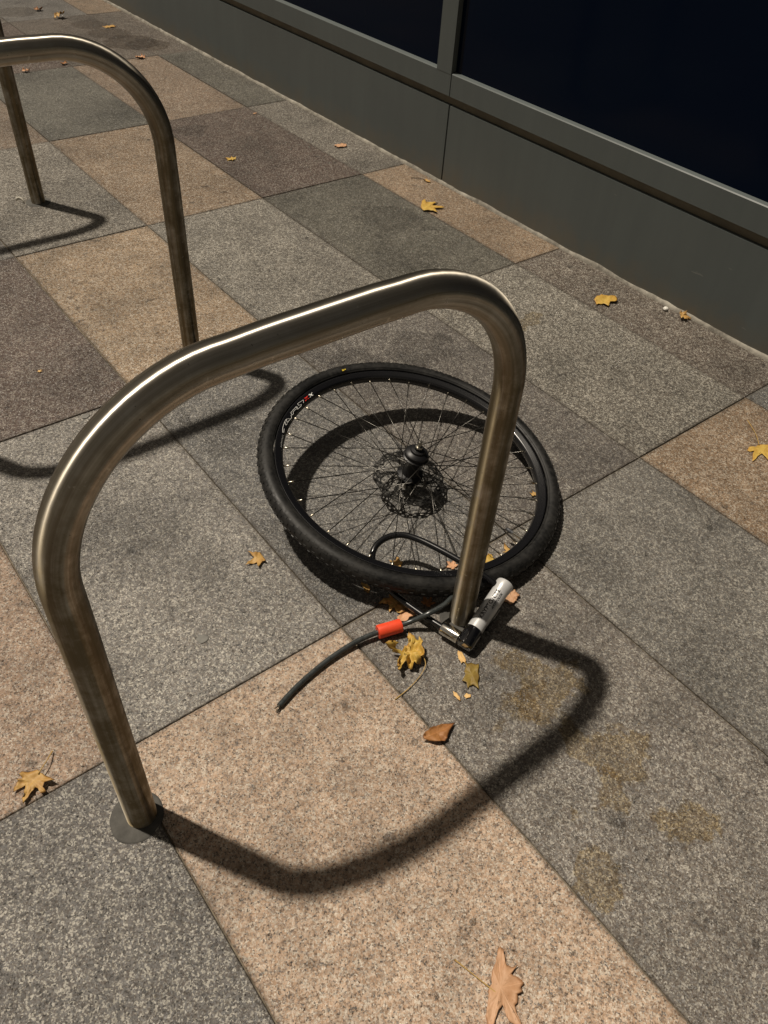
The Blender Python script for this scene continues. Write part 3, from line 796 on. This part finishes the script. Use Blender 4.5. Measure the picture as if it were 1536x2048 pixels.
for q in range(7):
    aa = q*0.9; o2 = Vector((0, math.cos(aa), math.sin(aa)))*(0.0022 if q else 0)
    tube(bm, [PP[0] + o2, PP[0] + o2*1.3 + d_*random.uniform(.004, .012) + Vector((0, random.uniform(-.003, .003), random.uniform(-.002, .003)))], 0.0006, 5)
core = obj('cable_core', bm, M['axle'], cable, smooth=False)
bm = bmesh.new()
s0_, s1_ = Vector((0.6075, 0.6905, 0.0146)) - co, Vector((0.6545, 0.6765, 0.0160)) - co
d_ = (s1_ - s0_).normalized()
tube(bm, [s0_ + d_*0.004, s0_ - d_*0.0, s0_ + d_*0.0004, s0_ + d_*0.006, s0_.lerp(s1_, .5), s1_ - d_*0.002, s1_ - d_*0.0002, s1_, s1_ - d_*0.004], [0.0110, 0.0115, 0.0136, 0.0140, 0.0136, 0.0138, 0.0130, 0.0115, 0.0100], 28, cap=False)
autosmooth(obj('cable_sleeve', bm, M['orange'], cable, origin=None), 50)

# ------------------------------------------------------------------ leaves
GRP = 'fallen leaves on the pavement'
# outlines of individual leaves, millimetres about the blade's middle
SHAPES = {
    'large': ((0.380, 0.106), [(36.4, 38.8), (36.6, 32.2), (30.1, 21.7), (27.0, 14.8), (32.9, 7.6), (39.5, 5.5), (23.5, 3.8), (29.7, -8.8), (31.4, -15.7), (22.2, -17.8), (22.3, -23.4), (13.1, -19.8), (7.1, -27.3), (0.8, -28.0), (-4.7, -37.8), (-5.7, -44.5), (-9.7, -58.2), (-14.1, -48.7), (-18.6, -37.9), (-17.8, -30.1), (-12.6, -16.8), (-23.8, -19.2), (-36.5, -26.8), (-49.0, -32.8), (-46.4, -24.4), (-40.9, -12.7), (-29.7, -5.1), (-16.9, 7.1), (-6.7, 10.6), (6.6, 23.2), (20.3, 30.2), (30.5, 37.9)]),
    'golden': ((-0.028, 0.781), [(-9.1, 23.3), (12.4, 11.9), (14.4, 4.2), (18.8, -5.3), (25.8, -16.7), (28.9, -21.0), (13.9, -14.2), (8.3, -20.5), (9.6, -29.6), (2.2, -28.3), (1.4, -17.6), (-1.7, -13.2), (-11.5, -18.3), (-19.9, -24.3), (-26.8, -28.0), (-24.2, -17.2), (-16.0, -4.9), (-12.4, 0.7), (-22.3, 3.8), (-34.2, 1.1), (-29.1, 6.7), (-19.4, 12.0), (-20.8, 15.1), (-12.6, 13.3), (-13.4, 20.1)]),
    'star5': ((0.522, 0.994), [(-6.7, 29.9), (-0.7, 19.7), (5.8, 18.2), (13.1, 14.7), (13.9, 2.2), (12.5, -8.6), (9.5, -16.9), (4.3, -11.8), (-4.3, -17.5), (-12.9, -23.1), (-7.2, -6.8), (-15.0, -4.3), (-31.1, -0.3), (-19.8, 4.9), (-8.2, 7.1), (-4.1, 8.7), (-6.6, 23.8)]),
    'wallstar': ((1.976, 2.172), [(3.1, 38.7), (29.1, 49.5), (16.3, 31.2), (42.4, 21.3), (60.6, 10.9), (22.1, -2.6), (50.4, -44.1), (8.2, -24.8), (-2.1, -68.2), (-15.6, -35.8), (-38.3, -22.8), (-26.9, 5.4)]),
    'rounded': ((2.022, 1.323), [(-36.5, 22.0), (-12.3, 31.6), (18.4, 29.1), (28.5, 14.5), (46.8, 1.2), (35.5, -16.4), (18.5, -26.2), (0.6, -15.1), (-23.6, -30.1), (-26.9, -10.1), (-48.9, -0.5)]),
    'torn': ((0.699, 0.516), [(8.7, 31.2), (9.4, 24.8), (27.4, 10.8), (17.6, 1.4), (9.9, -9.3), (-1.0, -17.6), (-10.9, -30.8), (-13.8, -17.5), (-20.2, -15.2), (-26.5, -17.4), (-21.0, -7.8), (-24.5, 1.4), (-10.5, 7.5), (-7.4, 14.5), (3.6, 20.7)]),
    'rusty': ((0.564, 0.460), [(-23.2, 12.4), (-7.2, 14.0), (10.6, 10.0), (24.8, 6.5), (40.7, -2.7), (20.8, -10.6), (7.7, -18.2), (-7.6, -16.3), (-27.6, 4.6)]),
    'scrap': ((0.708, 0.556), [(6.6, 17.6), (10.1, 10.3), (3.6, -9.0), (-1.6, -12.4), (-3.0, -7.9), (-8.8, -9.6), (-6.4, 0.4), (-0.6, 10.7)]),
    'sliver': ((0.645, 0.498), [(1.2, 12.6), (4.0, 3.9), (2.5, -6.0), (-1.0, -11.2), (-3.2, -4.2), (-3.5, 4.9)]),
    'chip': ((0.662, 0.487), [(-5.9, 4.1), (2.2, 6.1), (3.6, 1.8), (6.8, -1.6), (2.5, -5.2), (-2.9, -3.1), (-6.3, -2.2)]),
    'crumple': ((0.630, 0.617), [(24.8, 37.1), (27.6, 31.4), (32.0, 16.0), (34.9, 9.1), (31.3, -2.9), (19.4, -18.5), (6.1, -25.6), (-10.3, -27.9), (-19.8, -27.0), (-23.7, -11.4), (-20.9, -4.1), (-36.1, -14.2), (-48.3, -19.3), (-37.8, -6.1), (-19.5, 6.7), (-38.6, 32.1), (-40.7, 37.2), (-31.7, 35.6), (-17.5, 19.6), (-8.3, 13.0), (-2.0, 18.2), (14.8, 20.8), (17.7, 31.0)]),
    'edge': ((1.781, 0.587), [(-40.5, 19.9), (-24.8, 25.9), (-12.3, 15.2), (3.3, 16.7), (22.9, 6.0), (28.9, -7.5), (49.6, -11.7), (23.3, -22.5), (17.6, -37.5), (-3.4, -28.0), (-29.7, -33.4), (-18.2, -8.9), (-69.4, -13.6), (-28.6, 7.4), (-39.6, 14.7)]),
    'inner': ((0.929, 0.706), [(7.9, 20.8), (13.4, 14.2), (8.3, 3.9), (13.8, -2.7), (16.8, -11.7), (-7.6, -17.8), (-24.2, -3.7), (-17.3, 2.4), (-4.4, 12.6)]),
    'innerstar': ((0.979, 0.709), [(6.0, 18.6), (7.4, 7.6), (8.1, -2.7), (5.1, -11.9), (-4.9, -5.0), (-15.7, 1.0), (-4.5, 0.3), (0.8, 10.7)]),
    'shaded': ((0.684, 0.737), [(9.1, 27.5), (7.0, 15.7), (9.6, 0.9), (14.4, -17.6), (18.1, -39.4), (11.2, -28.2), (-7.7, -29.8), (-7.0, -11.2), (-21.4, -13.8), (-16.1, -4.8), (-11.1, -1.9), (-11.9, 5.1), (-28.8, 14.8), (-12.2, 18.3), (0.3, 13.9)]),
    'pinkish': ((0.684, 0.697), [(-17.8, 6.2), (5.2, 15.3), (15.5, 3.9), (19.1, -11.3), (10.2, -11.4), (2.4, -8.0), (-7.5, -11.5), (-20.9, -2.0)]),
}
def leaf_outline(kind, rnd):
    if kind in SHAPES:
        pts = SHAPES[kind][1]
        ol = [(math.atan2(q, p), math.hypot(p, q)/30.0) for p, q in pts]
        far = sorted(ol, key=lambda q: -q[1]); lob = []
        for t, q in far:
            if all(abs((t - l + math.pi) % (2*math.pi) - math.pi) > 0.45 for l in lob): lob.append(t)
        return ol, lob[:6]
    if kind == 'star':
        lobes = [(-118, .50, .10), (-58, .80, .12), (0, 1.0, .13), (58, .82, .12), (118, .52, .10)]; notch = .34
    elif kind == 'lobed':
        lobes = [(-112, .58, .17), (-55, .85, .19), (0, 1.0, .20), (55, .85, .19), (112, .58, .17)]; notch = .46
    elif kind == 'forked':
        lobes = [(-140, .85, .14), (-35, .55, .13), (0, 1.15, .10), (42, .55, .14), (158, .95, .15)]; notch = .30
    elif kind == 'oval':
        return [(t, (0.62 + 0.38*abs(math.cos(t)))*(1 + 0.10*math.sin(7*t + 1) + 0.06*math.sin(13*t))) for t in [2*math.pi*k/40 for k in range(40)]], [0]
    elif kind == 'rect':
        pts = [(1, .55), (.55, .42), (.1, .52), (-.4, .45), (-1.0, .62), (-.82, .2), (-1.0, -.1), (-.78, -.35), (-1.1, -.62), (-.3, -.5), (.3, -.56), (.95, -.5), (.8, -.1), (1.05, .1)]
        return [(math.atan2(y_, x_), math.hypot(x_, y_)) for x_, y_ in pts], [0, math.pi]
    else:   # fragment
        pts = [(1.0, .1), (.5, .42), (.1, .36), (-.5, .5), (-1.0, .12), (-.7, -.15), (-.3, -.36), (.2, -.3), (.6, -.42)]
        return [(math.atan2(y_, x_), math.hypot(x_, y_)) for x_, y_ in pts], [0]
    out = []
    n = len(lobes)
    for i, (d, L, wd) in enumerate(lobes):
        L *= rnd.uniform(.9, 1.08); t = math.radians(d + rnd.uniform(-4, 4))
        def P(u_, s_): # along lobe u_, sideways s_
            x_ = u_*math.cos(t) - s_*math.sin(t); y_ = u_*math.sin(t) + s_*math.cos(t)
            return (math.atan2(y_, x_), math.hypot(x_, y_))
        out += [P(L*.52, -wd*.95), P(L*.66, -wd*1.05*rnd.uniform(.8, 1.25)), P(L*.72, -wd*.6), P(L*.88, -wd*.42*rnd.uniform(.7, 1.2)), P(L, 0), P(L*.86, wd*.45*rnd.uniform(.7, 1.2)), P(L*.72, wd*.6), P(L*.64, wd*1.05*rnd.uniform(.8, 1.25)), P(L*.50, wd*.95)]
        if i < n-1:
            tm = math.radians((d + lobes[i+1][0])/2); out.append((tm, notch*rnd.uniform(.85, 1.1)))
    out += [(math.radians(160), .30), (math.radians(180), .10), (math.radians(-160), .30)]
    return out, [math.radians(l[0]) for l in lobes]

def leaf(x, y, z, size, ang, mat, kind, label, curl=0.0, fold=0.0, wav=0.06, tilt=(0, 0), stem=None, bendax=0.0, name='leaf'):
    rnd = random.Random(int(x*7919 + y*104729))
    ol, lob = leaf_outline(kind, rnd)
    bm = bmesh.new()
    vl = bm.verts.layers.float_color.new('vein')
    NR = 6
    if kind in SHAPES:
        (x, y), size, ang = SHAPES[kind][0], 0.030, 0.0
    cen = bm.verts.new((0, 0, 0)); cen[vl] = (1, 0, 0, 1)
    # subdivide outline
    pts = []
    for (t0, q0), (t1, q1) in zip(ol, ol[1:] + ol[:1]):
        a0 = Vector((q0*math.cos(t0), q0*math.sin(t0), 0)); a1 = Vector((q1*math.cos(t1), q1*math.sin(t1), 0))
        d_ = (a1 - a0); nrm = Vector((-d_.y, d_.x, 0))
        pts += [a0, a0 + d_*.35 + nrm*rnd.uniform(-.07, .07), a0 + d_*.7 + nrm*rnd.uniform(-.07, .07)]
    rings = []
    for k in range(1, NR+1):
        ring = []
        for p in pts:
            q = p*(k/NR); v_ = bm.verts.new(q)
            t = math.atan2(q.y, q.x)
            dm = min(abs(math.sin(t - l))*q.length if math.cos(t-l) > 0 else 1 for l in lob)
            v_[vl] = (max(0, 1 - dm*9), (k/NR)**3, 0, 1)
            ring.append(v_)
        rings.append(ring)
    n = len(pts)
    for i in range(n):
        j = (i+1) % n
        bm.faces.new((cen, rings[0][i], rings[0][j]))
        for k in range(NR-1): bm.faces.new((rings[k][i], rings[k+1][i], rings[k+1][j], rings[k][j]))
    sd = rnd.uniform(0, 50)
    ca, sa = math.cos(bendax), math.sin(bendax)
    for v_ in bm.verts:
        p = v_.co.copy(); r_ = p.length
        zz = wav*(noise.noise((p.x*2.3 + sd, p.y*2.3, 0)) + 0.6*noise.noise((p.x*5 + sd, p.y*5, 3)))*min(1, r_*1.6)
        u_, s_ = p.x*ca + p.y*sa, -p.x*sa + p.y*ca
        if curl:                                      # cylindrical curl across the bend axis
            a_ = s_*curl; s2 = math.sin(a_)/curl; zz2 = (1-math.cos(a_))/curl
            s_ = s2 - zz*math.sin(a_); zz = zz2 + zz*math.cos(a_)
        if fold: zz += abs(s_)*fold
        v_.co = Vector((u_*ca - s_*sa, u_*sa + s_*ca, zz))*size
    Mr = Matrix.Rotation(math.radians(ang), 4, 'Z') @ Matrix.Rotation(tilt[0], 4, 'X') @ Matrix.Rotation(tilt[1], 4, 'Y')
    bmesh.ops.transform(bm, matrix=Mr, verts=bm.verts)
    mz = min(v_.co.z for v_ in bm.verts)
    bmesh.ops.translate(bm, verts=bm.verts, vec=(0, 0, -mz + 0.0012))
    cz = cen.co.z
    bmesh.ops.recalc_face_normals(bm, faces=bm.faces)
    o = obj(name, bm, mat); o.location = (x, y, z)
    md = o.modifiers.new('thickness', 'SOLIDIFY'); md.thickness = 0.0005; md.offset = 0
    tag(o, label, 'leaf', GRP)
    if stem:
        P = [Vector((a_ - x, b_ - y, c_ - z)) for a_, b_, c_ in stem]
        b2 = bmesh.new(); PT = bez(P, 6); tube(b2, PT, [0.0011 - 0.0004*(1 - abs(2*k/(len(PT)-1)-1)) for k in range(len(PT))], 6)
        obj('stem', b2, M['stem'], o)
    return o

leaf(0.385, 0.082, 0, 0.072, 52, M['orangeleaf'], 'large', 'large flat salmon orange leaf on pink slab at the bottom of the picture', wav=0.10, stem=((0.372, 0.10, .004), (0.361, 0.14, .003), (0.352, 0.172, .002)))
leaf(-0.026, 0.775, 0, 0.036, -140, M['gold'], 'golden', 'golden five-lobed leaf with thin stem left of the near rack foot', wav=.22, tilt=(0.12, -0.10), fold=0.15, stem=((-0.018, 0.785, .012), (0.0, 0.798, .012), (0.016, 0.816, .004)))
leaf(0.523, 0.997, 0, 0.027, 168, M['gold'], 'star5', 'small golden star-shaped leaf on light grey slab left of the wheel', wav=.18, fold=0.12)
leaf(0.560, 0.457, 0, 0.030, -10, M['brown'], 'rusty', 'rusty brown folded leaf on the joint below the curled yellow leaf', curl=1.0, wav=.25, tilt=(0.2, 0.1))
leaf(0.697, 0.521, 0, 0.026, -115, M['olive'], 'torn', 'olive brown torn rectangular leaf below the lock end cap', wav=.12)
leaf(0.647, 0.5015, 0, 0.0105, -75, M['pale'], 'sliver', 'left one of two tiny pale leaf scraps below the olive leaf', wav=.1)
leaf(0.662, 0.4895, 0, 0.0100, 10, M['pale'], 'chip', 'right one of two tiny pale leaf scraps below the olive leaf', wav=.1)
leaf(0.710, 0.557, 0, 0.017, -78, M['pale'], 'scrap', 'pale tan leaf scrap poking out under the black lock end', wav=.1)
leaf(0.630, 0.619, 0, 0.046, 175, M['yellow'], 'crumple', 'crumpled yellow leaf with long curved stem below the orange cable sleeve', curl=0.7, wav=.75, bendax=0.9, tilt=(0.06, -0.05), fold=0.15,
     stem=((0.645, 0.598, .014), (0.640, 0.583, .008), (0.620, 0.572, .003), (0.585, 0.563, .002), (0.548, 0.559, .0015)))
leaf(0.694, 0.728, 0, 0.042, 140, M['gold'], 'shaded', 'golden brown pointed leaf half under the tyre beside the shackle', wav=.25, fold=0.2, tilt=(0.15, 0))
leaf(0.690, 0.700, 0, 0.026, -60, M['tan'], 'pinkish', 'pinkish tan leaf behind the orange cable sleeve', wav=.2, fold=0.12)
leaf(0.738, 0.697, 0, 0.022, 15, M['brown'], 'lobed', 'small rusty leaf between the lock shackle and the tyre', wav=.25, fold=0.25)
leaf(0.664, 0.803, 0, 0.018, 80, M['gold'], 'fragment', 'small curled golden leaf in shadow under the lower left tyre', curl=1.6, wav=.2)
leaf(0.758, 0.812, 0, 0.022, 120, M['gold'], 'lobed', 'golden leaf inside the wheel below the shackle bend', wav=.2, fold=.2)
leaf(0.851, 0.742, 0, 0.020, 100, M['tan'], 'lobed', 'tan leaf inside the wheel left of the rack leg', wav=.2, fold=.1)
leaf(0.928, 0.715, 0, 0.030, -150, M['yellow'], 'inner', 'bright yellow leaf inside the wheel right of the rack leg', wav=.15)
leaf(0.984, 0.716, 0, 0.022, 100, M['gold'], 'innerstar', 'curled orange gold leaf inside the wheel near the valve', curl=.8, wav=.25)
leaf(1.157, 0.802, 0, 0.017, 60, M['gold'], 'star', 'small orange leaf inside the right rim of the wheel', curl=.8, wav=.3)
leaf(0.893, 0.610, 0, 0.020, 20, M['orangeleaf'], 'oval', 'orange leaf peeping out beside the silver lock end', wav=.2, fold=.15)
leaf(1.992, 2.158, 0, 0.045, -38, M['yellow'], 'wallstar', 'yellow star-shaped leaf on the pink strip slab near the wall', wav=.16, fold=.08)
leaf(2.027, 1.330, 0, 0.034, -62, M['yellow'], 'rounded', 'rounded yellow leaf lying alone on the slab near the wall', wav=.18, fold=.1)
leaf(2.150, 1.120, 0, 0.034, -43, M['gold'], 'lobed', 'curled golden leaf at the foot of the wall beside a white pebble', curl=1.3, wav=.35, tilt=(.2, .2))
leaf(1.768, 0.588, 0, 0.040, -140, M['yellow'], 'edge', 'yellow leaf with upright stem on pink slab at the right edge', wav=.12, stem=((1.785, 0.602, .006), (1.822, 0.636, .004), (1.858, 0.684, .002)))
leaf(1.572, 2.930, 0, 0.034, 125, M['yellow'], 'lobed', 'small yellow leaf alone on the dark reddish slab', wav=.2, fold=.12)
leaf(2.050, 2.842, 0, 0.027, -8, M['orangeleaf'], 'oval', 'dull orange oval leaf on the grey strip slab by the wall', wav=.15)
leaf(2.134, 2.365, 0, 0.020, -82, M['gold'], 'fragment', 'tiny curled gold leaf at the wall foot beside a twig', curl=1.5, wav=.2)
leaf(1.787, 5.274, 0, 0.055, -172, M['gold'], 'lobed', 'crumpled golden leaf farthest up the pavement beside the upright hoop', curl=1.2, wav=.4, tilt=(.3, .2))
leaf(1.952, 4.989, 0, 0.036, 10, M['gold'], 'rect', 'small flat gold leaf far up the pavement nearest the wall', wav=.12)
leaf(1.852, 4.357, 0, 0.040, 117, M['tan'], 'lobed', 'curled tan leaf on the far pink slab right of the hoop bend', curl=1.2, wav=.35)
leaf(1.463, 4.413, 0, 0.028, 102, M['brown'], 'lobed', 'tiny dark brown leaf on the far slab seen inside the hoop bend', curl=1.2, wav=.3)
leaf(1.250, 4.378, 0, 0.036, 30, M['tan'], 'star', 'small tan leaf on the far reddish slab at the left edge', curl=.9, wav=.3)
leaf(0.395, 1.895, 0, 0.012, 22, M['pale'], 'star', 'tiny pale leaf scrap on dark reddish slab behind the near rack', wav=.25)
leaf(1.719, 5.477, 0, 0.040, 19, M['brown'], 'lobed', 'dim brown leaf at the top left corner of the pavement', curl=.8, wav=.3)
leaf(1.935, 3.360, 0, 0.013, 26, M['orangeleaf'], 'fragment', 'speck-sized orange leaf scrap on the slab corner near the wall', wav=.2)
# twig, pebble, scraps, gum
bm = bmesh.new(); tube(bm, bez([(0, 0, .003), (0.02, -0.018, .004), (0.040, -0.042, .003)], 5), [0.0016]*11, 6)
o = obj('twig', bm, M['twig']); o.location = (2.098, 2.420, 0); tag(o, 'thin dark twig beside the tiny curled leaf at the wall foot', 'twig')
def lump(name, loc, s, mat, label, cat):
    b = bmesh.new(); bmesh.ops.create_icosphere(b, subdivisions=3, radius=1)
    for v_ in b.verts:
        k = 1 + 0.22*noise.noise(v_.co*1.3 + Vector((loc[0]*9, 0, 0)))
        v_.co = Vector((v_.co.x*s[0]*k, v_.co.y*s[1]*k, (v_.co.z*k + 0.9)*s[2]))
    o_ = obj(name, b, mat); o_.location = loc; tag(o_, label, cat); return o_
lump('pebble', (2.146, 1.181, 0), (0.0085, 0.008, 0.006), M['pebble'], 'small white pebble at the wall foot beside a curled leaf', 'pebble')
lump('gum_spot', (0.420, 1.651, 0), (0.010, 0.0085, 0.0008), M['gum'], 'flat pale gum spot near the rack behind', 'gum')
lump('gum_spot', (0.330, 0.880, 0), (0.011, 0.010, 0.0008), M['gum'], 'round pale gum spot on the light grey slab', 'gum')
bm = bmesh.new()
pr = None
for k in range(9):
    t = k/8*2.2; c = Vector((0.014*math.cos(t), 0.020*math.sin(t), 0.002 + 0.010*math.sin(t*1.2)))
    ring = [bm.verts.new(c + Vector((0, 0, 0))), bm.verts.new(c + Vector((0.002, 0.003, 0.009)))]
    if pr: bm.faces.new((pr[0], ring[0], ring[1], pr[1]))
    pr = ring
o = obj('paper_scrap', bm, M['paper']); o.location = (0.712, 2.925, 0); o.modifiers.new('thickness', 'SOLIDIFY').thickness = 0.0008
tag(o, 'curled whitish scrap at the foot of the farthest rack leg', 'litter')

# grit and leaf crumbs gathered along the wall foot and in the joints
rg = random.Random(3)
bm = bmesh.new()
def grain(x, y, r_):
    v = [Vector((rg.uniform(-1, 1), rg.uniform(-1, 1), rg.uniform(0.1, 1.2)))*r_ for _ in range(6)]
    vs = [bm.verts.new(q + Vector((x, y, 0))) for q in v]
    try: bmesh.ops.convex_hull(bm, input=vs)
    except Exception: pass
for k in range(900):
    y = rg.uniform(0.4, 7.0); grain(2.158 - abs(rg.gauss(0, 0.028)), y, rg.uniform(0.0008, 0.0026)*(1.6 if rg.random() < .06 else 1))
for k in range(900):
    if rg.random() < .5: x, y = rg.choice(XS[c0:])*U + rg.gauss(0, .006), rg.uniform(0, 5)
    else: x, y = rg.uniform(-.2, 2.1), rg.choice(YS[r0-1:r0+5])*U + rg.gauss(0, .006)
    grain(x, y, rg.uniform(0.0006, 0.0016))
for k in range(350):
    grain(rg.uniform(-.2, 2.1), rg.uniform(0.05, 5), rg.uniform(0.0006, 0.0018))
loose = [v for v in bm.verts if not v.link_faces]
bmesh.ops.delete(bm, geom=loose, context='VERTS')
grit = obj('grit', bm, mortar('loose_grit', (0.06, 0.045, 0.03), (0.30, 0.26, 0.19), 70), smooth=False)
tag(grit, 'fine grit and crumbs scattered over the paving and along the wall foot', 'grit', kind='stuff')
